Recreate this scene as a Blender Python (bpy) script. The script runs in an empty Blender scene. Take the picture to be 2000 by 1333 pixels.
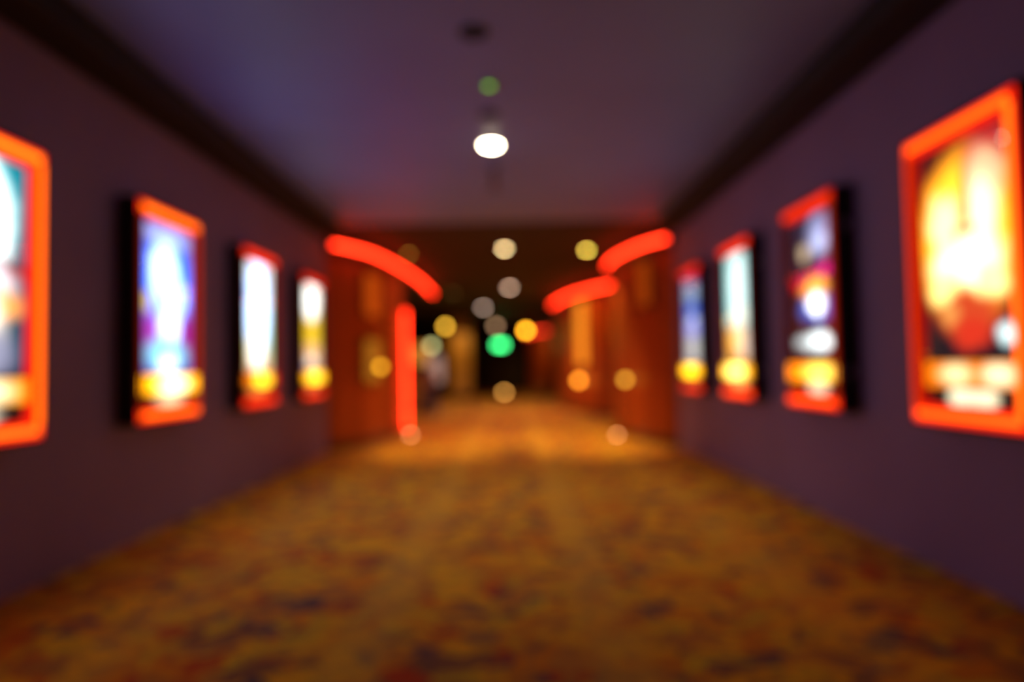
import bpy, bmesh, math, random
from mathutils import Vector, Matrix
random.seed(7)
S = bpy.context.scene
C = S.collection
PI = math.pi

# ---------------------------------------------------------------- camera, world, light, exposure
CAM_H = 1.10
F_PX = 1333.0
cd = bpy.data.cameras.new('camera')
cd.sensor_width = 36.0
cd.lens = 36.0 * F_PX / 2000.0
cd.clip_start = 0.05
cd.clip_end = 200
cd.dof.use_dof = True
cd.dof.focus_distance = 0.60
cd.dof.aperture_fstop = 1.22
cam = bpy.data.objects.new('camera', cd)
C.objects.link(cam)
TILT, ROLL = math.atan(52.5 / F_PX), 0.018
cam.matrix_world = (Matrix.Translation((0, 0, CAM_H)) @ Matrix.Rotation(PI / 2 + TILT, 4, 'X')
                    @ Matrix.Rotation(-ROLL, 4, 'Z'))
S.camera = cam
w = bpy.data.worlds.new('world'); S.world = w; w.use_nodes = True
w.node_tree.nodes['Background'].inputs[0].default_value = (0.010, 0.008, 0.012, 1)
w.node_tree.nodes['Background'].inputs[1].default_value = 1.0
S.view_settings.view_transform = 'Standard'
S.view_settings.look = 'None'
S.view_settings.gamma = 1.0
S.view_settings.use_curve_mapping = False
S.view_settings.exposure = 0.0
S.cycles.use_adaptive_sampling = False
S.cycles.max_bounces = 6
S.cycles.sample_clamp_indirect = 4.0

MW = cam.matrix_world.copy()
def ray(px, py):
    d = Vector(((px - 1000) / F_PX, -(py - 666.5) / F_PX, -1.0))
    return MW.to_3x3() @ d
def at_y(px, py, Y):
    d = ray(px, py); return MW.translation + d * (Y / d.y)
def at_z(px, py, z):
    d = ray(px, py); return MW.translation + d * ((z - CAM_H) / d.z)

WL, WR = -2.52, 2.23          # corridor walls
HC = CAM_H + 1.93             # ceiling
YE = 9.2                      # where the corridor opens up
XC = -0.145

# ---------------------------------------------------------------- helpers
def lin(r, g, b):
    f = lambda c: (c / 255 / 12.92) if c / 255 <= 0.04045 else ((c / 255 + 0.055) / 1.055) ** 2.4
    return (f(r), f(g), f(b))

def nodes(name):
    m = bpy.data.materials.new(name); m.use_nodes = True
    nt = m.node_tree; nt.nodes.clear()
    out = nt.nodes.new('ShaderNodeOutputMaterial')
    return m, nt, out

def N(nt, kind, **kw):
    n = nt.nodes.new(kind)
    for k, v in kw.items():
        if k in n.inputs.keys(): n.inputs[k].default_value = v
        else: setattr(n, k, v)
    return n

def paint(name, col, rough=0.6, var=0.12, scale=6.0, bump=0.05, bscale=120.0, metal=0.0, spec=0.5, col2=None, stretch=(1, 1, 1)):
    m, nt, out = nodes(name)
    p = N(nt, 'ShaderNodeBsdfPrincipled'); p.inputs['Roughness'].default_value = rough
    p.inputs['Metallic'].default_value = metal; p.inputs['Specular IOR Level'].default_value = spec
    tc = N(nt, 'ShaderNodeTexCoord'); mp = N(nt, 'ShaderNodeMapping'); mp.inputs['Scale'].default_value = stretch
    nt.links.new(tc.outputs['Object'], mp.inputs[0])
    no = N(nt, 'ShaderNodeTexNoise'); no.inputs['Scale'].default_value = scale; no.inputs['Detail'].default_value = 4
    nt.links.new(mp.outputs[0], no.inputs['Vector'])
    r = N(nt, 'ShaderNodeValToRGB')
    c2 = col2 or tuple(c * (1 + var) for c in col)
    r.color_ramp.elements[0].position = 0.35; r.color_ramp.elements[1].position = 0.65
    r.color_ramp.elements[0].color = (*[c * (1 - var) for c in col], 1); r.color_ramp.elements[1].color = (*c2, 1)
    nt.links.new(no.outputs[0], r.inputs[0]); nt.links.new(r.outputs[0], p.inputs['Base Color'])
    if bump:
        n2 = N(nt, 'ShaderNodeTexNoise'); n2.inputs['Scale'].default_value = bscale
        nt.links.new(mp.outputs[0], n2.inputs['Vector'])
        b = N(nt, 'ShaderNodeBump'); b.inputs['Strength'].default_value = bump; b.inputs['Distance'].default_value = 0.01
        nt.links.new(n2.outputs[0], b.inputs['Height']); nt.links.new(b.outputs[0], p.inputs['Normal'])
    nt.links.new(p.outputs[0], out.inputs[0])
    return m

def glow(name, col, strength=1.0):
    m, nt, out = nodes(name)
    e = N(nt, 'ShaderNodeEmission'); e.inputs[0].default_value = (*col, 1); e.inputs[1].default_value = strength
    nt.links.new(e.outputs[0], out.inputs[0])
    return m

def glass_mat():
    m, nt, out = nodes('cover_glass')
    t = N(nt, 'ShaderNodeBsdfTransparent'); t.inputs[0].default_value = (0.97, 0.97, 0.97, 1)
    g = N(nt, 'ShaderNodeBsdfGlossy'); g.inputs['Roughness'].default_value = 0.03
    lw = N(nt, 'ShaderNodeLayerWeight'); lw.inputs['Blend'].default_value = 0.5
    fp = N(nt, 'ShaderNodeMath', operation='POWER'); fp.inputs[1].default_value = 5.0
    fr = N(nt, 'ShaderNodeMath', operation='MULTIPLY_ADD'); fr.inputs[1].default_value = 0.5; fr.inputs[2].default_value = 0.02
    nt.links.new(lw.outputs['Facing'], fp.inputs[0]); nt.links.new(fp.outputs[0], fr.inputs[0])
    mx = N(nt, 'ShaderNodeMixShader')
    nt.links.new(fr.outputs[0], mx.inputs[0]); nt.links.new(t.outputs[0], mx.inputs[1]); nt.links.new(g.outputs[0], mx.inputs[2])
    nt.links.new(mx.outputs[0], out.inputs[0])
    return m

def print_mat(name, bottom, top, blobs, strength=1.0):
    """backlit print: a two-colour ground with soft-edged shapes; coordinates run 0..1 over the sheet (UV)"""
    m, nt, out = nodes(name)
    tc = N(nt, 'ShaderNodeTexCoord'); sx = N(nt, 'ShaderNodeSeparateXYZ')
    nz = N(nt, 'ShaderNodeTexNoise'); nz.inputs['Scale'].default_value = 7.0; nz.inputs['Detail'].default_value = 3
    nt.links.new(tc.outputs['UV'], nz.inputs['Vector'])
    ad = N(nt, 'ShaderNodeVectorMath', operation='SCALE'); ad.inputs['Scale'].default_value = 0.10
    sb = N(nt, 'ShaderNodeVectorMath', operation='SUBTRACT'); sb.inputs[1].default_value = (0.5, 0.5, 0.5)
    nt.links.new(nz.outputs['Color'], sb.inputs[0]); nt.links.new(sb.outputs[0], ad.inputs[0])
    s2 = N(nt, 'ShaderNodeVectorMath', operation='ADD')
    nt.links.new(tc.outputs['UV'], s2.inputs[0]); nt.links.new(ad.outputs[0], s2.inputs[1])
    nt.links.new(s2.outputs[0], sx.inputs[0])
    base = N(nt, 'ShaderNodeMix', data_type='RGBA')
    base.inputs[6].default_value = (*bottom, 1); base.inputs[7].default_value = (*top, 1)
    nt.links.new(sx.outputs[1], base.inputs[0])
    cur = base.outputs[2]
    for (u, v, ru, rv, col, soft) in blobs:
        s = N(nt, 'ShaderNodeVectorMath', operation='SUBTRACT'); s.inputs[1].default_value = (u, v, 0)
        d = N(nt, 'ShaderNodeVectorMath', operation='MULTIPLY'); d.inputs[1].default_value = (1 / ru, 1 / rv, 0)
        l = N(nt, 'ShaderNodeVectorMath', operation='LENGTH')
        nt.links.new(s2.outputs[0], s.inputs[0]); nt.links.new(s.outputs[0], d.inputs[0]); nt.links.new(d.outputs[0], l.inputs[0])
        mr = N(nt, 'ShaderNodeMapRange', interpolation_type='SMOOTHSTEP')
        mr.inputs['From Min'].default_value = 1 + soft; mr.inputs['From Max'].default_value = max(0.0, 1 - soft)
        nt.links.new(l.outputs['Value'], mr.inputs['Value'])
        mx = N(nt, 'ShaderNodeMix', data_type='RGBA'); mx.inputs[7].default_value = (*col, 1)
        nt.links.new(mr.outputs[0], mx.inputs[0]); nt.links.new(cur, mx.inputs[6])
        cur = mx.outputs[2]
    e = N(nt, 'ShaderNodeEmission'); e.inputs[1].default_value = strength
    nt.links.new(cur, e.inputs[0]); nt.links.new(e.outputs[0], out.inputs[0])
    return m

def link(name, bm, mat, parent=None, smooth=False):
    bmesh.ops.recalc_face_normals(bm, faces=bm.faces)
    me = bpy.data.meshes.new(name); bm.to_mesh(me); bm.free()
    if smooth:
        for p in me.polygons: p.use_smooth = True
    if mat: me.materials.append(mat)
    o = bpy.data.objects.new(name, me); C.objects.link(o)
    if parent: o.parent = parent
    return o

def box(bm, a, b, bev=0.0):
    r = bmesh.ops.create_cube(bm, size=1.0)
    vs = r['verts']
    for v in vs:
        v.co = Vector([(a[i] + b[i]) / 2 + v.co[i] * (b[i] - a[i]) for i in range(3)])
    if bev:
        es = list({e for v in vs for e in v.link_edges})
        bmesh.ops.bevel(bm, geom=es, offset=bev, segments=2, affect='EDGES', profile=0.6)
    return bm
def bx(a, b, bev=0.0):
    return box(bmesh.new(), a, b, bev)

def lathe(bm, prof, n=24, M=Matrix()):
    """prof: (r, z) pairs"""
    rings = []
    for r, z in prof:
        if r < 1e-5: rings.append([bm.verts.new(M @ Vector((0, 0, z)))])
        else: rings.append([bm.verts.new(M @ Vector((r * math.cos(2 * PI * k / n), r * math.sin(2 * PI * k / n), z))) for k in range(n)])
    for A, B in zip(rings, rings[1:]):
        for k in range(n):
            a0, a1 = A[k % len(A)], A[(k + 1) % len(A)]; b0, b1 = B[k % len(B)], B[(k + 1) % len(B)]
            vs = []
            for v in (a0, a1, b1, b0):
                if v not in vs: vs.append(v)
            if len(vs) >= 3: bm.faces.new(vs)
    return bm

def tube(bm, pts, r, n=12):
    pts = [Vector(p) for p in pts]; rings = []
    for i, p in enumerate(pts):
        t = (pts[min(i + 1, len(pts) - 1)] - pts[max(i - 1, 0)]).normalized()
        up = Vector((0, 0, 1)) if abs(t.z) < 0.9 else Vector((1, 0, 0))
        s = t.cross(up).normalized(); u = s.cross(t)
        rings.append([bm.verts.new(p + (s * math.cos(2 * PI * k / n) + u * math.sin(2 * PI * k / n)) * r) for k in range(n)])
    for A, B in zip(rings, rings[1:]):
        for k in range(n): bm.faces.new((A[k], A[(k + 1) % n], B[(k + 1) % n], B[k]))
    bm.faces.new(rings[0]); bm.faces.new(rings[-1][::-1])
    return bm

def prism(bm, poly, z0, z1):
    lo = [bm.verts.new((x, y, z0)) for x, y in poly]; hi = [bm.verts.new((x, y, z1)) for x, y in poly]
    n = len(poly)
    for k in range(n): bm.faces.new((lo[k], lo[(k + 1) % n], hi[(k + 1) % n], hi[k]))
    bm.faces.new(lo[::-1]); bm.faces.new(hi)
    return bm

def offset(path, d):
    """shift an open plan path sideways by d (left of travel)"""
    P = [Vector((x, y)) for x, y in path]; out = []
    for i, p in enumerate(P):
        t = (P[min(i + 1, len(P) - 1)] - P[max(i - 1, 0)]).normalized()
        out.append((p.x - t.y * d, p.y + t.x * d))
    return out

def strip(bm, path, d0, d1, z0, z1):
    a = offset(path, d0); b = offset(path, d1)
    return prism(bm, a + b[::-1], z0, z1)

def smooth_path(pts, per=6):
    """Catmull-Rom through plan points"""
    P = [Vector(p) for p in pts]; P = [2 * P[0] - P[1]] + P + [2 * P[-1] - P[-2]]; out = []
    for i in range(1, len(P) - 2):
        for k in range(per):
            t = k / per
            q = 0.5 * ((2 * P[i]) + (P[i + 1] - P[i - 1]) * t + (2 * P[i - 1] - 5 * P[i] + 4 * P[i + 1] - P[i + 2]) * t * t
                       + (3 * P[i] - P[i - 1] - 3 * P[i + 1] + P[i + 2]) * t ** 3)
            out.append(tuple(q))
    out.append(tuple(P[-2])); return out

def struct(name, bm, mat, parent=None, smooth=False):
    o = link(name, bm, mat, parent, smooth)
    if not parent: o['kind'] = 'structure'
    return o
def tag(o, label, cat, group=None):
    o['label'] = label; o['category'] = cat
    if group: o['group'] = group
    return o
def thing(name, loc, label, cat, group=None, rz=0.0):
    o = bpy.data.objects.new(name, None); C.objects.link(o); o.location = loc; o.rotation_euler = (0, 0, rz)
    o.empty_display_size = 0.1
    return tag(o, label, cat, group)

# ---------------------------------------------------------------- materials
M_wall = paint('mauve_wall_paint', (0.260, 0.160, 0.310), 0.62, 0.06, 1.5, 0.04)
M_ceil = paint('ceiling_paint', (0.16, 0.20, 0.50), 0.5, 0.05, 1.2, 0.02)
M_black = paint('black_soffit_paint', (0.010, 0.008, 0.010), 0.7, 0.1, 3, 0.03)
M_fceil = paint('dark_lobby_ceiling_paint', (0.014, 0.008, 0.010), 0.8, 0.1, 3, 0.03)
M_case = paint('black_powder_coat', (0.008, 0.007, 0.008), 0.5, 0.1, 20, 0.05, 300, spec=0.3)
M_wood = paint('red_brown_veneer', (0.42, 0.056, 0.005), 0.42, 0.3, 3.0, 0.04, 40, stretch=(1, 1, 0.12), col2=(0.56, 0.10, 0.010))
M_plinth = paint('dark_wood_plinth', (0.10, 0.025, 0.010), 0.4, 0.2, 4.0, 0.03, 60)
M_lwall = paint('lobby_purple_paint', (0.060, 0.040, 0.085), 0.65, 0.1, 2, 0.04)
M_gold = paint('gold_column_paint', (0.55, 0.30, 0.06), 0.45, 0.15, 4, 0.04)
M_metal = paint('brushed_metal', (0.35, 0.33, 0.31), 0.35, 0.1, 60, 0.03, metal=1.0)
M_door = paint('dark_door_laminate', (0.018, 0.012, 0.018), 0.5, 0.2, 5, 0.03)
M_glass = glass_mat()
# top bar, bottom bar, left side, right side of each case (the sides are edge-lit and much weaker on most)
BORDER = {
    'L1': ((1, .080, .004, 2.4), (1, .055, .004, 2.3), (1, .07, .004, 2.2), (1, .070, .002, 2.1)),
    'L2': ((1, .085, .003, 2.2), (1, .060, .003, 2.2), (1, .05, .01, .14), (1, .03, .004, .45)),
    'L3': ((1, .020, .003, 1.5), (1, .020, .003, 1.6), (1, .03, .01, .04), (1, .02, .004, .18)),
    'L4': ((1, .015, .003, 1.1), (1, .025, .003, 1.6), (1, .10, .01, .10), (1, .02, .004, .15)),
    'R1': ((1, .048, .003, 2.1), (1, .040, .003, 2.4), (1, .025, .002, 0.75), (1, .065, .003, 2.0)),
    'R2': ((1, .020, .003, 1.2), (1, .035, .003, 2.2), (1, .06, .02, .05), (1, .04, .008, .30)),
    'R3': ((1, .020, .003, 1.5), (1, .035, .003, 2.2), (1, .05, .01, .08), (1, .02, .004, .12)),
    'R4': ((1, .018, .003, 1.3), (1, .025, .003, 1.5), (1, .05, .01, .05), (1, .02, .004, .05))}
M_neon = glow('red_neon_glass', (1.0, 0.026, 0.006), 14.0)
M_neon_dim = glow('far_red_neon_glass', (1.0, 0.035, 0.010), 5.0)

def carpet_mat():
    m, nt, out = nodes('patterned_carpet')
    p = N(nt, 'ShaderNodeBsdfPrincipled'); p.inputs['Roughness'].default_value = 0.95; p.inputs['Specular IOR Level'].default_value = 0.15
    tc = N(nt, 'ShaderNodeTexCoord')
    L = nt.links.new
    nz = N(nt, 'ShaderNodeTexNoise'); nz.inputs['Scale'].default_value = 3.2; nz.inputs['Detail'].default_value = 2
    L(tc.outputs['Object'], nz.inputs['Vector'])
    sb = N(nt, 'ShaderNodeVectorMath', operation='SUBTRACT'); sb.inputs[1].default_value = (0.5, 0.5, 0.5)
    sc = N(nt, 'ShaderNodeVectorMath', operation='SCALE'); sc.inputs['Scale'].default_value = 0.55
    ad = N(nt, 'ShaderNodeVectorMath', operation='ADD')
    L(nz.outputs['Color'], sb.inputs[0]); L(sb.outputs[0], sc.inputs[0]); L(tc.outputs['Object'], ad.inputs[0]); L(sc.outputs[0], ad.inputs[1])
    vo = N(nt, 'ShaderNodeTexVoronoi', feature='F1'); vo.inputs['Scale'].default_value = 8.6
    L(ad.outputs[0], vo.inputs['Vector'])
    sep = N(nt, 'ShaderNodeSeparateColor'); L(vo.outputs['Color'], sep.inputs[0])
    r = N(nt, 'ShaderNodeValToRGB'); r.color_ramp.interpolation = 'CONSTANT'
    e = r.color_ramp.elements
    cols = [(0.0, (0.98, 0.50, 0.022)), (0.26, (0.68, 0.28, 0.045)), (0.42, (0.30, 0.13, 0.060)), (0.54, (0.85, 0.55, 0.030)),
            (0.70, (0.85, 0.30, 0.018)), (0.86, (0.62, 0.080, 0.020)), (0.93, (0.12, 0.08, 0.100))]
    e[0].position, e[0].color = cols[0][0], (*cols[0][1], 1)
    e[1].position, e[1].color = cols[1][0], (*cols[1][1], 1)
    for q, c in cols[2:]:
        k = e.new(q); k.color = (*c, 1)
    L(sep.outputs[0], r.inputs[0])
    # curling dark outlines from a stretched wave
    wv = N(nt, 'ShaderNodeTexWave', wave_type='RINGS'); wv.inputs['Scale'].default_value = 2.3; wv.inputs['Distortion'].default_value = 9.0
    wv.inputs['Detail'].default_value = 2.0; wv.inputs['Detail Scale'].default_value = 1.6
    L(ad.outputs[0], wv.inputs['Vector'])
    mr = N(nt, 'ShaderNodeMapRange'); mr.inputs['From Min'].default_value = 0.55; mr.inputs['From Max'].default_value = 0.95
    mr.inputs['To Max'].default_value = 0.6
    L(wv.outputs[0], mr.inputs['Value'])
    mx = N(nt, 'ShaderNodeMix', data_type='RGBA'); mx.inputs[7].default_value = (0.46, 0.18, 0.045, 1)
    L(mr.outputs[0], mx.inputs[0]); L(r.outputs[0], mx.inputs[6])
    # lengthwise bands woven in lighter ochre
    sx = N(nt, 'ShaderNodeSeparateXYZ'); L(tc.outputs['Object'], sx.inputs[0])
    cur = mx.outputs[2]
    for x0 in (-1.62, -0.62, 0.38, 1.38):
        a = N(nt, 'ShaderNodeMath', operation='SUBTRACT'); a.inputs[1].default_value = x0
        b = N(nt, 'ShaderNodeMath', operation='ABSOLUTE')
        c = N(nt, 'ShaderNodeMapRange', interpolation_type='SMOOTHSTEP'); c.inputs['From Min'].default_value = 0.17; c.inputs['From Max'].default_value = 0.07
        c.inputs['To Max'].default_value = 0.46 if abs(x0) < 1 else 0.30
        L(sx.outputs[0], a.inputs[0]); L(a.outputs[0], b.inputs[0]); L(b.outputs[0], c.inputs['Value'])
        mm = N(nt, 'ShaderNodeMix', data_type='RGBA'); mm.inputs[7].default_value = (0.92, 0.54, 0.06, 1)
        L(c.outputs[0], mm.inputs[0]); L(cur, mm.inputs[6]); cur = mm.outputs[2]
    L(cur, p.inputs['Base Color'])
    pn = N(nt, 'ShaderNodeTexNoise'); pn.inputs['Scale'].default_value = 350
    L(tc.outputs['Object'], pn.inputs['Vector'])
    bp = N(nt, 'ShaderNodeBump'); bp.inputs['Strength'].default_value = 0.4; bp.inputs['Distance'].default_value = 0.004
    L(pn.outputs[0], bp.inputs['Height']); L(bp.outputs[0], p.inputs['Normal'])
    L(p.outputs[0], out.inputs[0])
    return m
M_carpet = carpet_mat()

# ---------------------------------------------------------------- the setting
YB, YF = -3.0, 31.0           # behind the camera, far end wall
LX, RX = -7.0, 6.0            # lobby side walls
struct('floor', bx((LX - .1, YB, -0.12), (RX + .1, YF + .3, 0)), M_carpet)
struct('wall_left', bx((WL - 0.15, YB, 0), (WL, YE + .05, HC)), M_wall)
struct('wall_right', bx((WR, YB, 0), (WR + 0.15, YE + .05, HC)), M_wall)
struct('wall_behind', bx((WL - .15, YB - .15, 0), (WR + .15, YB, HC)), M_wall)
struct('ceiling', bx((WL - .15, YB - .15, HC), (WR + .15, 8.95, HC + .12)), M_ceil)
struct('ceiling_lobby', bx((LX - .1, 8.95, HC), (RX + .1, YF + .3, HC + .12)), M_fceil)
PS = 0.28
for nm, a, b in (('trim_1', WL, WL + PS), ('trim_2', WR - PS, WR)):
    struct(nm, bx((a, YB, CAM_H + 1.78), (b, 8.95, HC), 0.008), M_black)
struct('wall_lobby_left', bx((LX - .15, YE, 0), (LX, YF, HC)), M_lwall)
struct('wall_lobby_right', bx((RX, YE, 0), (RX + .15, YF, HC)), M_lwall)
struct('wall_left_return', bx((LX - .15, YE + .05, 0), (WL - .13, YE + .15, HC)), M_lwall)
struct('wall_right_return', bx((WR + .13, YE + .05, 0), (RX + .15, YE + .15, HC)), M_lwall)
struct('wall_far', bx((LX - .15, YF, 0), (RX + .15, YF + .15, HC)), M_fceil)
struct('wall_lobby_partition', bx((1.60, 20.5, 0), (1.72, 25.5, HC)), M_lwall)

# far double door, dark
dr = bpy.data.objects.new('door_1', None); C.objects.link(dr); dr.location = (-0.45, YF, 0); dr['kind'] = 'structure'
for s in (-1, 1):
    o = link('door_leaf', bx((min(0.01 * s, 0.95 * s), -0.06, 0.01), (max(0.01 * s, 0.95 * s), -0.01, 2.15), 0.006), M_door, dr)
    h = link('door_handle', bx((0.10 * s - 0.015, -0.12, 0.85), (0.10 * s + 0.015, -0.06, 1.25), 0.005), M_metal, o)
fb = bmesh.new()
box(fb, (-1.04, -0.09, 0), (-0.96, 0, 2.26)); box(fb, (0.96, -0.09, 0), (1.04, 0, 2.26)); box(fb, (-0.96, -0.09, 2.17), (0.96, 0, 2.26))
link('door_frame', fb, M_black, dr)

# ---------------------------------------------------------------- poster cases
W_, H_, D_ = 0.84, 1.455, 0.14
Z0 = CAM_H - 0.315
SB, TB = 0.075, 0.09

def uvquad(name, x0, x1, z0, z1, y, mat, parent):
    bm = bmesh.new(); uv = bm.loops.layers.uv.new('UVMap')
    t = 0.004
    box(bm, (x0, y, z0), (x1, y + t, z1))
    for f in bm.faces:
        for l in f.loops:
            l[uv].uv = ((l.vert.co.x - x0) / (x1 - x0), (l.vert.co.z - z0) / (z1 - z0))
    return link(name, bm, mat, parent)

Wt = (1.6, 1.6, 1.5)
def k(c, s): return tuple(v * s for v in c)
posters = {}
posters['L1'] = dict(b=(0.01, 0.015, 0.05), t=(0.0, 0.22, 0.30), blobs=[
    (0.35, 0.78, 0.50, 0.34, (0.10, 0.75, 0.85), .3), (0.36, 0.70, 0.48, 0.34, (2.2, 2.4, 2.3), .25),
    (0.80, 0.47, 0.24, 0.05, (0.35, 0.02, 0.02), .6), (0.50, 0.42, 0.36, 0.09, (1.3, 1.2, 1.3), .4),
    (0.62, 0.33, 0.34, 0.07, (1.6, 0.55, 0.08), .6), (0.40, 0.24, 0.36, 0.24, (2.0, 1.7, 1.3), .35), (0.62, 0.10, 0.25, 0.12, (0.35, 0.35, 0.5), .6)],
    title=((1.6, 0.55, 0.01), [(0.55, 0.5, 0.28, 0.6, (2.0, 1.8, 1.0), .5)]), cap=[(0.45, 0.5, 0.28, 0.6, (2.2, 1.9, 1.4), .4)])
posters['L2'] = dict(s=1.7, b=(0.10, 0.10, 0.55), t=(0.12, 0.16, 0.60), blobs=[
    (0.5, 0.92, 0.42, 0.06, (0.55, 0.60, 1.1), .6), (0.5, 0.60, 0.50, 0.26, (0.02, 0.35, 2.2), .5),
    (0.20, 0.28, 0.16, 0.12, (0.45, 0.05, 0.55), .6), (0.85, 0.28, 0.14, 0.14, (0.40, 0.01, 0.35), .6),
    (0.45, 0.68, 0.26, 0.19, (1.2, 1.7, 5.5), .35), (0.62, 0.52, 0.26, 0.14, (0.9, 1.3, 4.0), .5), (0.12, 0.47, 0.07, 0.06, (1.0, 0.75, 0.30), .5),
    (0.55, 0.33, 0.20, 0.15, (1.2, 1.6, 4.0), .4), (0.5, 0.12, 0.36, 0.10, (0.30, 0.95, 1.15), .6), (0.52, 0.06, 0.18, 0.05, (1.4, 1.6, 1.6), .5)],
    title=((2.0, 0.62, 0.006), [(0.5, 0.5, 0.42, 0.9, (2.2, 1.1, 0.01), .5), (0.52, 0.45, 0.24, 0.5, (2.6, 2.3, 1.2), .4)]), cap=[(0.55, 0.5, 0.26, 0.6, (2.3, 1.8, 1.0), .5)])
posters['L3'] = dict(b=(1.2, 0.7, 0.35), t=(1.3, 1.3, 1.2), blobs=[
    (0.10, 0.35, 0.12, 0.25, (0.85, 0.80, 0.05), .6), (0.92, 0.40, 0.12, 0.32, (0.40, 0.95, 0.45), .6),
    (0.5, 0.58, 0.38, 0.46, (1.9, 2.6, 4.0), .3), (0.45, 0.20, 0.25, 0.16, (2.4, 2.3, 1.9), .4), (0.08, 0.72, 0.10, 0.10, (0.5, 0.6, 1.2), .6)],
    title=((1.3, 0.26, 0.006), [(0.52, 0.5, 0.24, 0.6, (2.4, 1.6, 0.05), .4), (0.92, 0.5, 0.12, 1.0, (0.8, 0.02, 0.01), .4)]),
    cap=[(0.45, 0.6, 0.30, 0.6, (1.2, 0.5, 0.10), .5)])
posters['L4'] = dict(b=(0.9, 0.55, 0.35), t=(1.4, 1.2, 1.0), blobs=[
    (0.5, 0.45, 0.52, 0.24, (1.4, 0.85, 0.03), .5), (0.5, 0.82, 0.34, 0.22, (2.8, 2.8, 2.6), .3), (0.05, 0.55, 0.09, 0.25, (0.9, 0.28, 0.03), .6),
    (0.95, 0.50, 0.09, 0.25, (0.60, 0.60, 0.03), .6), (0.5, 0.20, 0.36, 0.10, (1.5, 0.75, 0.35), .5), (0.5, 0.13, 0.20, 0.05, (1.9, 1.6, 1.2), .4),
    (0.12, 0.04, 0.16, 0.06, (0.35, 0.30, 0.8), .5)],
    title=((2.4, 0.9, 0.006), [(0.5, 0.5, 0.26, 0.6, (2.8, 2.0, 0.08), .5)]), cap=[(0.5, 0.5, 0.30, 0.6, (1.3, 0.45, 0.15), .5)])
posters['R1'] = dict(s=1.0, b=(0.012, 0.012, 0.02), t=(0.10, 0.010, 0.010), blobs=[
    (0.5, 0.55, 0.56, 0.40, (1.6, 0.32, 0.006), .20), (0.5, 0.55, 0.47, 0.36, (2.4, 1.25, 0.06), .3),
    (0.75, 0.90, 0.24, 0.10, (0.75, 0.035, 0.035), .5), (0.72, 0.78, 0.20, 0.14, (1.5, 0.85, 0.45), .4),
    (0.28, 0.64, 0.18, 0.12, (2.8, 2.0, 0.9), .5), (0.70, 0.64, 0.15, 0.15, (2.8, 2.2, 1.2), .5),
    (0.52, 0.72, 0.035, 0.14, (0.45, 0.035, 0.010), .5), (0.50, 0.58, 0.12, 0.025, (0.55, 0.03, 0.01), .6),
    (0.5, 0.43, 0.36, 0.12, (3.4, 2.7, 1.5), .4), (0.26, 0.32, 0.18, 0.08, (2.9, 2.1, 0.6), .5), (0.76, 0.33, 0.16, 0.07, (2.9, 2.1, 0.7), .5),
    (0.5, 0.20, 0.34, 0.11, (0.90, 0.09, 0.025), .4), (0.30, 0.20, 0.10, 0.05, (1.2, 0.45, 0.10), .6), (0.55, 0.10, 0.20, 0.07, (0.95, 0.05, 0.02), .5),
    (0.90, 0.10, 0.09, 0.055, (1.3, 1.7, 1.7), .3)],
    title=((1.5, 0.33, 0.006), [(0.36, 0.5, 0.16, 0.4, (1.9, 1.5, 0.7), .6), (0.80, 0.5, 0.15, 0.4, (1.9, 1.6, 0.9), .6)]),
    cap=[(0.40, 0.5, 0.14, 0.8, (2.2, 2.0, 1.3), .3), (0.66, 0.5, 0.16, 0.8, (2.2, 1.9, 1.2), .3)])
posters['R2'] = dict(b=(0.10, 0.02, 0.015), t=(0.030, 0.022, 0.045), blobs=[
    (0.34, 0.76, 0.12, 0.06, (0.75, 0.55, 0.32), .4), (0.70, 0.85, 0.24, 0.14, (0.38, 0.38, 0.68), .5), (0.72, 0.80, 0.14, 0.07, (0.75, 0.80, 1.25), .4),  # first, cream blob is a downlight's glass reflection painted into the print
    (0.50, 0.56, 0.34, 0.035, (0.9, 0.015, 0.20), .5), (0.85, 0.61, 0.20, 0.045, (0.85, 0.01, 0.32), .5), (0.10, 0.53, 0.20, 0.04, (0.7, 0.01, 0.02), .5),
    (0.55, 0.49, 0.28, 0.075, (1.8, 0.75, 0.05), .4), (0.58, 0.365, 0.34, 0.085, (0.12, 0.22, 1.0), .5), (0.95, 0.35, 0.08, 0.14, (0.6, 0.01, 0.10), .5),
    (0.58, 0.385, 0.17, 0.065, (2.8, 2.8, 3.0), .4), (0.50, 0.13, 0.44, 0.045, (0.9, 1.0, 1.0), .5), (0.68, 0.13, 0.22, 0.06, (1.9, 2.1, 2.1), .4)],
    title=((1.7, 0.40, 0.006), [(0.70, 0.5, 0.26, 0.6, (2.2, 1.5, 0.20), .5)]), cap=[(0.6, 0.5, 0.22, 0.7, (2.2, 1.8, 1.2), .4)])
posters['R3'] = dict(b=(0.9, 0.45, 0.12), t=(0.25, 0.75, 0.72), blobs=[
    (0.5, 0.66, 0.60, 0.42, (0.30, 0.95, 0.92), .3), (0.50, 0.70, 0.30, 0.34, (1.4, 1.8, 1.75), .5), (0.5, 0.42, 0.30, 0.10, (1.7, 1.7, 1.4), .6),
    (0.30, 0.20, 0.40, 0.14, (1.5, 0.60, 0.07), .5), (0.75, 0.18, 0.28, 0.14, (1.3, 0.95, 0.75), .5), (0.42, 0.22, 0.16, 0.07, (1.8, 1.2, 0.35), .5)],
    title=((2.6, 1.0, 0.006), [(0.5, 0.5, 0.30, 0.6, (3.0, 2.5, 0.5), .4)]), cap=[(0.5, 0.6, 0.34, 0.7, (2.0, 1.0, 0.30), .5)])
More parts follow.
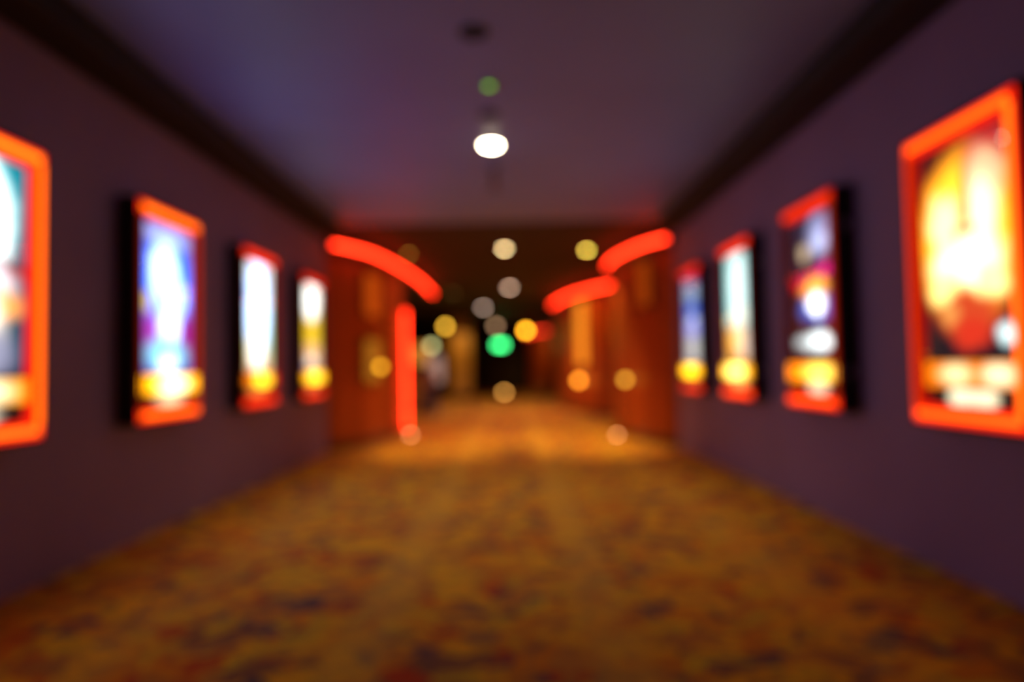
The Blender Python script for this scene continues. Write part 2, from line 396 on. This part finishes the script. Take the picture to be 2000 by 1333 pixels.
posters['R4'] = dict(b=(0.55, 0.45, 0.50), t=(0.05, 0.09, 0.40), blobs=[
    (0.45, 0.80, 0.40, 0.13, (0.42, 0.55, 0.80), .5), (0.55, 0.62, 0.50, 0.08, (0.03, 0.16, 0.95), .5), (0.5, 0.42, 0.36, 0.14, (0.60, 0.62, 1.5), .5),
    (0.5, 0.50, 0.14, 0.05, (1.0, 1.2, 1.5), .5), (0.55, 0.18, 0.42, 0.13, (0.85, 0.85, 0.80), .5), (0.5, 0.97, 0.4, 0.05, (0.6, 0.02, 0.15), .5)],
    title=((2.8, 1.1, 0.006), [(0.5, 0.5, 0.26, 0.6, (3.2, 2.1, 0.04), .5)]), cap=[(0.5, 0.6, 0.34, 0.7, (1.0, 0.30, 0.12), .5)])

LABELS = {
    'L1': 'nearest poster case on left wall, glowing orange-red border and teal and white poster',
    'L2': 'second poster case on left wall, red lit bars around a blue and white poster',
    'L3': 'third poster case on left wall with an almost wholly white poster',
    'L4': 'farthest poster case on left wall, white and yellow poster beside red wooden pier',
    'R1': 'nearest and largest poster case on right wall with fiery yellow-white poster',
    'R2': 'second poster case on right wall, dark poster crossed by a magenta band',
    'R3': 'third poster case on right wall with pale turquoise and orange poster',
    'R4': 'farthest poster case on right wall, blue and lavender poster over yellow strip'}

def poster_case(key, y_near, width=W_):
    side = key[0]; d = posters[key]
    if side == 'L': t = thing('poster_case', (WL + .002, y_near, Z0), LABELS[key], 'poster case', 'backlit poster cases on the corridor walls', PI / 2)
    else: t = thing('poster_case', (WR - .002, y_near + width, Z0), LABELS[key], 'poster case', 'backlit poster cases on the corridor walls', -PI / 2)
    W = width
    # housing: open tray with back, four walls
    hb = bmesh.new(); y0 = -D_
    box(hb, (0, -0.02, 0), (W, 0, H_)); box(hb, (-0.012, y0, -0.012), (0.006, -0.002, H_ + .012)); box(hb, (W - .006, y0, -0.012), (W + 0.012, -0.002, H_ + .012))
    box(hb, (0.006, y0, -0.012), (W - .006, -0.002, 0.006)); box(hb, (0.006, y0, H_ - .006), (W - .006, -0.002, H_ + .012))
    link('housing', hb, M_case, t)
    yb = y0 - 0.006
    bars = [(glow('red_diffuser_' + key, (1, .012, .003), q[3] * 0.55), glow('hot_tube_' + key, (1, q[1] * 1.7, q[2] * 1.5), q[3] * 1.35)) for q in BORDER[key]]
    T_, B_, SL, SR = bars
    for nm, mb, a, b in (('top_light', T_, (0.006, yb, H_ - TB), (W - .006, y0 + .05, H_ - .006)), ('bottom_light', B_, (0.006, yb, 0.006), (W - .006, y0 + .05, TB)),
                     ('side_light', SL, (0.006, yb, TB), (SB, y0 + .05, H_ - TB)), ('side_light', SR, (W - SB, yb, TB), (W - .006, y0 + .05, H_ - TB))):
        bar = link(nm, bx(a, b, 0.012), mb[0], t)
        dx, dz = b[0] - a[0], b[2] - a[2]
        if dx > dz: c0, c1 = (a[0] + .035, 0, a[2] + dz * .27), (b[0] - .035, 0, b[2] - dz * .27)
        else: c0, c1 = (a[0] + dx * .27, 0, a[2] - .02), (b[0] - dx * .27, 0, b[2] + .02)
        link('light_tube', bx((c0[0], yb - .010, c0[2]), (c1[0], yb + .004, c1[2]), 0.006), mb[1], bar)
    xi0, xi1 = SB + 0.004, W - SB - 0.004
    zc0, zt0, zp0, zp1 = TB + 0.004, TB + 0.095, TB + 0.225, H_ - TB - 0.004
    link('inner_mask', bx((xi0, y0 + .040, zc0), (xi1, y0 + .046, zp1)), M_case, t)
    m = 0.012
    po = uvquad('poster', xi0 + m, xi1 - m, zp0 + m, zp1 - m, y0 + .030, print_mat('poster_print_' + key, d['b'], d['t'], d['blobs'], d.get('s', 1.4)), t)
    tc_, tb_ = d['title']
    near = key in ('L1', 'R1')
    uvquad('title_strip', xi0 if near else .02, xi1 if near else W - .02, zt0, zp0 - 0.008, y0 + (.022 if near else -.012),
           print_mat('title_print_' + key, tc_, tc_, tb_, 1.0 if near else 1.35), t)
    uvquad('caption_strip', xi0 + .03, xi1 - .03, zc0 + 0.008, zt0 - 0.010, y0 + .022, print_mat('caption_print_' + key, (0.05, 0.012, 0.008), (0.05, 0.015, 0.01), d['cap'], 0.8), t)
    link('glass_cover', bx((xi0, y0 + .004, zc0), (xi1, y0 + .008, zp1)), M_glass, t)
    for z in (0.25, H_ - 0.25): link('hinge', bx((W + 0.012, -0.09, z - 0.03), (W + 0.018, -0.05, z + 0.03)), M_metal, t)
    return t

for key, y in (('L1', 2.62), ('L2', 4.34), ('L3', 6.04), ('L4', 7.77)):
    poster_case(key, y)
for key, y in (('R1', 2.76), ('R2', 4.38), ('R3', 5.96), ('R4', 7.56)):
    poster_case(key, y, 0.81)

# ---------------------------------------------------------------- curved wooden piers, soffits and neon
ZN = CAM_H + 1.72
def pier(name, path, close, sgn, label, z_top, npan, ztrim):
    """path: visible curved face in plan, sgn: side of the path that is solid"""
    t = thing(name, (path[0][0], path[0][1], 0), label, 'pier', 'curved wooden piers at the lobby openings')
    ox, oy = path[0]
    loc = [(x - ox, y - oy) for x, y in path]; cl = [(x - ox, y - oy) for x, y in close]
    inner = offset(loc, 0.03 * sgn)
    link('body', prism(bmesh.new(), inner + cl, 0.0, z_top), M_plinth, t)
    link('plinth', strip(bmesh.new(), loc, -0.012 * sgn, 0.028 * sgn, 0.0, 0.12), M_plinth, t)
    link('cornice', strip(bmesh.new(), loc, -0.02 * sgn, 0.028 * sgn, z_top - 0.08, z_top), M_plinth, t)
    n = len(loc) - 1
    rows = [(0.125, 1.02), (1.03, 1.93), (1.94, z_top - 0.085)]
    for q in range(npan):
        i0, i1 = round(q * n / npan), round((q + 1) * n / npan)
        seg = [Vector(p) for p in loc[i0:i1 + 1]]
        e0 = (seg[1] - seg[0]).normalized() * 0.004; e1 = (seg[-1] - seg[-2]).normalized() * 0.004
        seg[0] = seg[0] + e0; seg[-1] = seg[-1] - e1
        for z0, z1 in rows:
            link('wood_panel', strip(bmesh.new(), [tuple(p) for p in seg], 0.0, 0.028 * sgn, z0, z1), M_wood, t)
    return t

def soffit(name, path, close, sgn, z0, mat=None):
    face = offset(path, -0.05 * sgn)
    return struct(name, prism(bmesh.new(), face + close, z0, HC), mat or M_black)

def neon(name, pts, label, mat, r=0.022, group='red neon tubes'):
    P = [Vector(p) for p in pts]; o = P[0].copy()
    t = thing(name, o, label, 'neon light', group)
    P = [p - o for p in P]
    link('tube', tube(bmesh.new(), P, r, 14), mat, t, True)
    for a, b in ((P[0], P[1]), (P[-1], P[-2])):
        d = (b - a).normalized()
        link('end_cap', tube(bmesh.new(), [a - d * 0.03, a + d * 0.015], r * 1.15, 14), M_case, t, True)
    return t, P

left_arc = smooth_path([(-2.513, 9.265), (-2.32, 9.62), (-2.12, 10.2), (-1.96, 11.2), (-1.93, 12.15)])
pier('curved_pier', left_arc, [(-2.9, 12.15), (-4.2, 12.15), (-4.2, 9.46), (-2.6, 9.46)], 1,
     'curved red-brown wooden pier closing the left wall, behind the upright neon tube', 2.76, 4, 0)
left_soff = smooth_path([(-2.513, 9.265), (-2.32, 9.62), (-2.12, 10.2), (-1.96, 11.5), (-1.86, 13.4), (-1.88, 15.6)])
soffit('trim_3', left_soff, [(-4.3, 15.6), (-4.3, 9.45), (-2.6, 9.42)], 1, 2.765)
neon('curved_neon_tube', [(x, y, ZN + 0.01) for x, y in offset(left_soff, -0.085)], 'long red neon tube curving along the black soffit edge above the left pier', M_neon)

right_arc = smooth_path([(2.222, 9.265), (2.06, 9.55), (1.90, 10.0), (1.74, 10.9), (1.74, 11.8)])
pier('curved_pier', right_arc, [(2.6, 11.8), (3.9, 11.8), (3.9, 9.46), (2.3, 9.46)], -1,
     'curved red-brown wooden pier closing the right wall, beyond the blue poster', 2.76, 4, 0)
soffit('trim_4', right_arc, [(4.0, 11.8), (4.0, 9.45), (2.3, 9.42)], -1, 2.765)
neon('curved_neon_tube', [(x, y, ZN + 0.01) for x, y in offset(right_arc, 0.085)], 'nearer red neon tube curving along the soffit above the right pier', M_neon)

r2 = smooth_path([(2.75, 14.0), (2.20, 14.6), (1.66, 15.9), (1.38, 17.3), (1.22, 19.0)])
pier('curved_pier', r2, [(2.0, 19.0), (3.6, 19.0), (3.6, 14.2)], -1,
     'orange-lit curved wooden pier farther down on the right, below the second neon curve', 2.76, 4, 0)
soffit('trim_5', r2, [(3.7, 19.0), (3.7, 14.1)], -1, 2.765)
neon('curved_neon_tube', [(x, y, ZN + 0.01) for x, y in offset(r2, 0.085)[4:]], 'second, farther red neon curve on the right, over the orange-lit pier', M_neon, 0.03)

r3 = smooth_path([(1.50, 26.0), (1.20, 26.6), (0.85, 27.8), (0.70, 29.2)])
pier('curved_pier', r3, [(1.5, 29.2), (2.2, 29.2), (2.2, 26.2)], -1, 'farthest curved wooden pier, small and orange, right of the green exit sign', 2.40, 3, 0)
soffit('trim_6', r3, [(2.3, 29.2), (2.3, 26.1)], -1, 2.42)
neon('curved_neon_tube', [(x, y, 2.50) for x, y in offset(r3, 0.085)], 'smallest red neon curve, far away beside the green exit sign', M_neon_dim, 0.035)

# upright neon at the end of the left pier
vb = at_y(787, 846, 12.0); vt = at_y(782, 606, 12.0)
t, P = neon('upright_neon_tube', [(-1.872, 12.02, 0.06 + (vt.z - 0.06) * q / 8) for q in range(9)],
            'upright red neon tube standing at the end of the left curved pier', M_neon, 0.021)
for z in (0.5, 1.2, 1.9):
    link('bracket', bx((-0.052, -0.012, z - 0.012), (0.024, 0.012, z + 0.012)), M_metal, t)

# ---------------------------------------------------------------- ceiling fittings
def disc_light(name, x, y, r, col, strength, label, group=None, cat='ceiling light', z=HC):
    t = thing(name, (x, y, z), label, cat, group)
    link('trim_ring', lathe(bmesh.new(), [(r, 0.0), (r * 1.35, 0.0), (r * 1.35, -0.006), (r * 1.25, -0.012), (r * 1.02, -0.012), (r, -0.004)], 28), M_metal, t, True)
    link('lens', lathe(bmesh.new(), [(0, -r * .42), (r * 0.5, -r * .37), (r * 0.85, -r * .22), (r * 0.98, -0.006), (r * 0.98, 0.0)], 28), glow('lamp_' + name + '_%d' % int(y * 10), col, strength), t, True)
    return t
def on_ceiling(px, py): return at_z(px, py, HC)

SPOTS = [
    (959, 282, 0.078, (1.0, 0.86, 0.55), 60, 'brightest round downlight on the corridor ceiling, nearest the camera'),
    (985, 485, 0.060, (1.0, 0.68, 0.30), 30, 'cream downlight on the dark lobby ceiling, just past the corridor'),
    (1146, 488, 0.050, (1.0, 0.70, 0.085), 42, 'bright yellow downlight near the right neon curves'),
    (798, 495, 0.050, (1.0, 0.55, 0.06), 3.5, 'dim amber downlight above the long left neon curve'),
    (995, 561, 0.080, (1.0, 0.60, 0.40), 15, 'pinkish downlight, third in the central row'),
    (944, 600, 0.095, (1.0, 0.66, 0.50), 11, 'pinkish downlight left of the central row, far down the lobby'),
    (885, 572, 0.060, (1.0, 0.55, 0.15), 0.9, 'very faint downlight between left neon curve and central row'),
]
for px, py, r, col, st, lab in SPOTS:
    p = on_ceiling(px, py)
    disc_light('downlight', p.x, p.y, r, col, st, lab, 'round ceiling downlights')

def spot(name, x, y, z, power, col, angle=1.6, blend=0.5, size=0.06):
    l = bpy.data.lights.new(name, 'SPOT'); l.energy = power; l.color = col; l.spot_size = angle; l.spot_blend = blend; l.shadow_soft_size = size
    o = bpy.data.objects.new(name, l); C.objects.link(o); o.location = (x, y, z); return o
p = on_ceiling(959, 282); spot('downlight_beam', p.x, p.y, HC - .03, 85, (1, .70, .35), 1.7)
p = on_ceiling(985, 485); spot('downlight_beam', p.x, p.y, HC - .03, 210, (1, .60, .38), 2.0, .6)
p = on_ceiling(1146, 488); spot('downlight_beam', p.x, p.y, HC - .03, 110, (1, .72, .16), 1.5, .4)
p = on_ceiling(798, 495); spot('downlight_beam', p.x, p.y, HC - .03, 30, (1, .60, .16), 1.5, .4)
p = on_ceiling(995, 561); spot('downlight_beam', p.x, p.y, HC - .03, 430, (1, .60, .42), 2.2, .6)
p = on_ceiling(944, 600); spot('downlight_beam', p.x, p.y, HC - .03, 480, (1, .60, .38), 2.2, .6)

# deep recessed spots in the ceiling at the corridor mouth: narrow beams on the carpet
for x, y, pw in ((-1.05, 9.15, 150), (1.10, 9.15, 190)):
    t = thing('recessed_spotlight', (x, y, HC), 'dark recessed spotlight at the corridor mouth, %s of the central downlights' % ('left' if x < 0 else 'right'), 'spotlight')
    link('trim_ring', lathe(bmesh.new(), [(0.045, 0), (0.06, 0), (0.06, -0.006), (0.045, -0.008)], 24), M_black, t, True)
    link('can', lathe(bmesh.new(), [(0.045, -0.001), (0.0, -0.0012)], 24), M_case, t, True)
    spot('spotlight_beam', x, y, HC - .02, pw, (1, .60, .10), math.radians(40), .5, .03)

# smoke detector with green LED
p = on_ceiling(955, 162)
t = thing('smoke_detector', (p.x, p.y, HC), 'small ceiling detector with a glowing green lamp, in front of brightest downlight', 'detector')
link('base', lathe(bmesh.new(), [(0, 0), (0.055, 0), (0.055, -0.012), (0.045, -0.02), (0, -0.02)], 28), M_ceil, t, True)
link('status_lamp', lathe(bmesh.new(), [(0, -0.034), (0.018, -0.032), (0.028, -0.026), (0.030, -0.019)], 16), glow('green_status_lamp', (0.13, 0.36, 0.01), 3.0), t, True)
# darker round ceiling fittings
def ceiling_fitting(px, py, r, label, name='ceiling_speaker', cat='speaker', mat=None):
    mat = mat or M_black
    p = on_ceiling(px, py)
    t = thing(name, (p.x, p.y, HC), label, cat)
    link('ring', lathe(bmesh.new(), [(r * .85, 0), (r, 0), (r, -0.008), (r * .95, -0.014), (r * .85, -0.010)], 32), mat, t, True)
    link('grille', lathe(bmesh.new(), [(0, -0.006), (r * .6, -0.006), (r * .86, -0.003), (r * .86, 0)], 32), mat, t, True)
ceiling_fitting(925, 62, 0.085, 'round brown-black ceiling speaker nearest the top edge of the picture')
ceiling_fitting(955, 222, 0.075, 'round dark ceiling speaker just in front of the brightest downlight')
p = on_ceiling(965, 330)
t = thing('sprinkler', (p.x, p.y, HC), 'dark hanging pipe drop with sprinkler head behind the brightest downlight', 'sprinkler')
link('escutcheon', lathe(bmesh.new(), [(0, 0), (0.06, 0), (0.055, -0.012), (0.02, -0.02), (0, -0.02)], 24), M_black, t, True)
link('pipe', lathe(bmesh.new(), [(0.026, -0.015), (0.026, -0.13), (0.0, -0.13)], 16), M_plinth, t, True)
link('head', lathe(bmesh.new(), [(0, -0.13), (0.03, -0.135), (0.03, -0.15), (0.010, -0.16), (0.055, -0.20), (0.055, -0.206), (0, -0.206)], 20), M_plinth, t, True)
ceiling_fitting(972, 415, 0.06, 'pale round ceiling sensor at the end of the corridor ceiling', 'ceiling_sensor', 'sensor', M_metal)

# ---------------------------------------------------------------- pendant lamps far down the lobby
def pendant(px, py, Y, r, col, st, label):
    p = at_y(px, py, Y)
    t = thing('pendant_lamp', (p.x, p.y, p.z), label, 'pendant lamp', 'small pendant lamps in the lobby')
    link('globe', lathe(bmesh.new(), [(0, -r)] + [(r * math.cos(a), r * math.sin(a)) for a in [(-75 + 15 * q) * PI / 180 for q in range(11)]] + [(0, r)], 20),
         glow('globe_%d' % px, col, st), t, True)
    link('cap', lathe(bmesh.new(), [(0, r * 1.25), (r * .4, r * 1.2), (r * .45, r * .85), (0, r * .85)], 16), M_metal, t, True)
    link('cord', tube(bmesh.new(), [(0, 0, r * 1.2), (0, 0, HC - p.z)], 0.006, 6), M_case, t)
pendant(870, 638, 19.0, 0.075, (1.0, 0.52, 0.04), 9.0, 'gold pendant lamp left of the green exit sign')
pendant(1027, 646, 19.0, 0.075, (1.0, 0.42, 0.015), 20.0, 'bright orange pendant lamp right of the green exit sign')
pendant(843, 676, 16.5, 0.075, (0.75, 0.72, 0.28), 4.0, 'pale greenish pendant lamp beside the upright neon tube')
pendant(968, 637, 24.0, 0.095, (1.0, 0.55, 0.28), 2.6, 'dim brownish pendant lamp directly above the green exit sign')

# ---------------------------------------------------------------- exit sign
p = at_y(977, 674, 27.0)
t = thing('exit_sign', (p.x, p.y, p.z), 'small green lit exit sign hanging at the far end of lobby', 'exit sign')
link('housing', bx((-0.22, 0.0, -0.11), (0.22, 0.06, 0.11), 0.01), M_case, t)
link('lit_face', bx((-0.20, -0.012, -0.095), (0.20, 0.0, 0.095), 0.004), glow('green_sign_face', (0.05, 0.85, 0.20), 9.5), t)
for s in (-1, 1): link('hanger_rod', tube(bmesh.new(), [(0.15 * s, 0.03, 0.11), (0.15 * s, 0.03, HC - p.z)], 0.008, 8), M_metal, t)

# ---------------------------------------------------------------- low marker lamps
def marker(x, y, z, r, col, st, label):
    t = thing('floor_marker_lamp', (x, y, z), label, 'marker lamp', 'low marker lamps near the floor')
    link('body', lathe(bmesh.new(), [(0, 0), (r * 1.4, 0), (r * 1.4, 0.02), (r * 1.1, 0.035), (0, 0.035)], 20), M_metal, t, True)
    link('lens', lathe(bmesh.new(), [(r, 0.034), (r * .9, 0.034 + r * .6), (r * .5, 0.034 + r), (0, 0.034 + r * 1.1)], 20), glow('marker_%d' % int(x * 100), col, st), t, True)
for px, py, col, st, lab in ((802, 850, (1, .36, .12), 9, 'low marker lamp on the carpet just right of the upright neon tube'),
                             (757, 852, (1, .30, .10), 4, 'faint low marker lamp on the carpet left of the upright neon tube'),
                             (1205, 850, (1, .38, .12), 9, 'low marker lamp on the carpet before the right curved pier'),
                             (985, 768, (1, .44, .08), 13.0, 'amber marker lamp on the carpet far down the middle')):
    p = at_z(px, py, 0.05); marker(p.x, p.y, 0.0, 0.035 * max(1, p.y / 11), col, st, lab)

# ---------------------------------------------------------------- lobby furniture
def display(px, py, Y, w_, h_, rz, mat, label, name='light_box', cat='light box', thick=0.05):
    """a lit box on its own floor stand"""
    p = at_y(px, py, Y)
    t = thing(name, (p.x, p.y, p.z), label, cat, None, rz)
    fb = bmesh.new(); g = 0.03
    box(fb, (-w_ / 2 - g, 0, -h_ / 2 - g), (-w_ / 2, thick, h_ / 2 + g)); box(fb, (w_ / 2, 0, -h_ / 2 - g), (w_ / 2 + g, thick, h_ / 2 + g))
    box(fb, (-w_ / 2, 0, h_ / 2), (w_ / 2, thick, h_ / 2 + g)); box(fb, (-w_ / 2, 0, -h_ / 2 - g), (w_ / 2, thick, -h_ / 2))
    link('frame', fb, M_case, t)
    link('lit_panel', bx((-w_ / 2, 0.012, -h_ / 2), (w_ / 2, thick - .005, h_ / 2)), mat, t)
    link('stand_pole', tube(bmesh.new(), [(0, thick + .03, 0), (0, thick + .03, -p.z + .02)], 0.02, 10), M_metal, t)
    link('stand_foot', lathe(bmesh.new(), [(0, 0), (0.2, 0), (0.19, 0.02), (0, 0.03)], 24, Matrix.Translation((0, thick + .03, -p.z))), M_metal, t)
    return t

# counter behind the opening on the left
t = thing('snack_counter', (-2.75, 18.0, 0), 'gold-lit snack counter in the lobby opening on the left', 'counter')
link('body', bx((-1.2, 0, 0.1), (0.55, 0.7, 0.98), 0.02), M_gold, t)
link('worktop', bx((-1.25, -0.05, 0.98), (0.60, 0.75, 1.03), 0.01), M_plinth, t)
link('kick_plate', bx((-1.15, 0.05, 0), (0.50, 0.65, 0.1)), M_case, t)
for q in range(3):
    link('front_panel', bx((-1.12 + q * 0.56, -0.02, 0.16), (-0.62 + q * 0.56, 0.0, 0.92), 0.006), M_gold, t)
g_gold = glow('gold_light_panel', (1.0, 0.50, 0.08), 0.55)
g_amb = glow('amber_light_panel', (1.0, 0.36, 0.05), 0.6)
g_pink = glow('pinkish_light_panel', (1.0, 0.55, 0.42), 0.45)
display(821, 693, 19.0, 0.42, 0.55, 0, g_amb, 'square amber light box above the snack counter')
display(851, 722, 17.2, 0.34, 0.62, 0, g_pink, 'upright pinkish light box standing out before the counter')
# standee with bluish lower half
t = thing('standee', (-2.02, 16.4, 0), 'slim bluish cardboard standee left of the gold column', 'standee')
link('card', bx((-0.16, 0, 0.0), (0.20, 0.03, 0.72), 0.01), paint('blue_card', (0.12, 0.14, 0.38), 0.6), t)
link('header_card', bx((-0.13, -0.01, 0.72), (0.17, 0.02, 1.10), 0.01), paint('pale_card', (0.55, 0.40, 0.45), 0.6), t)
link('support', bx((-0.02, 0.03, 0), (0.04, 0.28, 0.45)), M_plinth, t)

def on_pier(path, frac, out, z, sgn):
    """point on a pier face, pushed `out` into the room, and the rotation that faces it outward"""
    n = len(path) - 1; i = min(int(frac * n), n - 1)
    a, b = Vector(path[i]), Vector(path[i + 1]); p = a.lerp(b, frac * n - i); tt = (b - a).normalized()
    nn = Vector((tt.y, -tt.x)) * sgn
    q = p + nn * out
    return Vector((q.x, q.y, z)), math.atan2(nn.x, -nn.y)
def pier_panel(path, frac, z, w_, h_, sgn, col, st, label):  # glowing panel added to imitate reflected glow on the pier wood
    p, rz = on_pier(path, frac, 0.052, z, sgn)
    t = thing('glow_stand_in_panel', p, label, 'light box', None, rz)
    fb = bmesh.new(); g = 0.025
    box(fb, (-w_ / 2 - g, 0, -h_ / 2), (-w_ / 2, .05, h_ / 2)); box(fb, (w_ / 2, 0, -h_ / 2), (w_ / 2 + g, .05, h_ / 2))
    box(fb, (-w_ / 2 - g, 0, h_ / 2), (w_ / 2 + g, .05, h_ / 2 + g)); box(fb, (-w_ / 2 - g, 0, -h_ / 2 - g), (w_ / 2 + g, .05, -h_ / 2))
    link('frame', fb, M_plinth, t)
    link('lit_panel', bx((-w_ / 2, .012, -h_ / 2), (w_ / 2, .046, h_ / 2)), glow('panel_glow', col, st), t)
def pier_reflection(path, frac, z, sgn, r, col, st, label, out=0.0):  # glowing globe added in place of a small reflection on the wood
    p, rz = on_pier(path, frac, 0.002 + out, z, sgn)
    t = thing('reflection_stand_in', p, label, 'reflection stand-in', None, rz)
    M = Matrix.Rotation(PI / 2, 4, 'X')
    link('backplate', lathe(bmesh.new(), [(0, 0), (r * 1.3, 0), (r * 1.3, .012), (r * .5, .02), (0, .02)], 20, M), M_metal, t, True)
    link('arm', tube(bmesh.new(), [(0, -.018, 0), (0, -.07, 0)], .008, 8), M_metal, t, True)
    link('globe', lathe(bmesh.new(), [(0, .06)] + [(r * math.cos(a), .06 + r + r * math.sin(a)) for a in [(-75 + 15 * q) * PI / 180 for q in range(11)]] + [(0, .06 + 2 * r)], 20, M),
         glow('reflection_stand_in_glow', col, st), t, True)
pier_panel(left_arc, .50, 2.22, 0.55, 0.62, 1, (1, .12, .006), .5, 'dim reddish panel standing in for a reflection high on the left curved pier')
pier_panel(left_arc, .50, 1.24, 0.55, 0.62, 1, (1, .30, .02), .42, 'dim amber square panel standing in for a reflection low on the left curved pier')
pier_reflection(left_arc, .50, 1.15, 1, .045, (1, .46, .02), 5.0, 'small gold globe standing in for a reflection before the amber panel, left pier', .055)
pier_panel(right_arc, .42, 2.28, 0.40, 0.62, -1, (1, .12, .006), .32, 'dim reddish panel standing in for a reflection high on the right curved pier')
pier_reflection(right_arc, .62, 0.89, -1, .045, (1, .50, .04), 4.5, 'small dim gold globe standing in for a reflection low on the right curved pier')
pier_panel(r2, .50, 1.88, 0.62, 1.50, -1, (1, .26, .015), 1.3, 'tall orange panel standing in for the lit glow on the second, farther right pier')
pier_reflection(r2, .50, 0.78, -1, .07, (1, .32, .02), 9.0, 'bright orange globe standing in for a reflection below the tall orange panel')

# gold column far left
t = thing('gold_column', (-1.85, 24.5, 0), 'gold-lit square column left of the dark far doorway', 'column')
link('shaft', bx((-0.38, -0.25, 0.2), (0.38, 0.25, HC - 0.15), 0.03), M_gold, t)
link('plinth', bx((-0.43, -0.30, 0), (0.43, 0.30, 0.2), 0.01), M_plinth, t)
link('capital', bx((-0.43, -0.30, HC - 0.15), (0.43, 0.30, HC), 0.01), M_plinth, t)
l = spot('column_wash', -1.7, 23.2, 2.6, 55, (1, .55, .14), 1.3, .8); l.rotation_euler = (math.radians(48), 0, math.radians(6))

# added spots without fixtures that make the second and farthest right piers glow orange
l = spot('pier_fill', 1.0, 14.4, HC - .05, 110, (1, .50, .12), 1.25, .8); l.rotation_euler = (math.radians(55), 0, math.radians(-28))
l = spot('pier_fill', 0.2, 25.0, HC - .05, 120, (1, .50, .12), 1.2, .8); l.rotation_euler = (math.radians(60), 0, math.radians(-25))
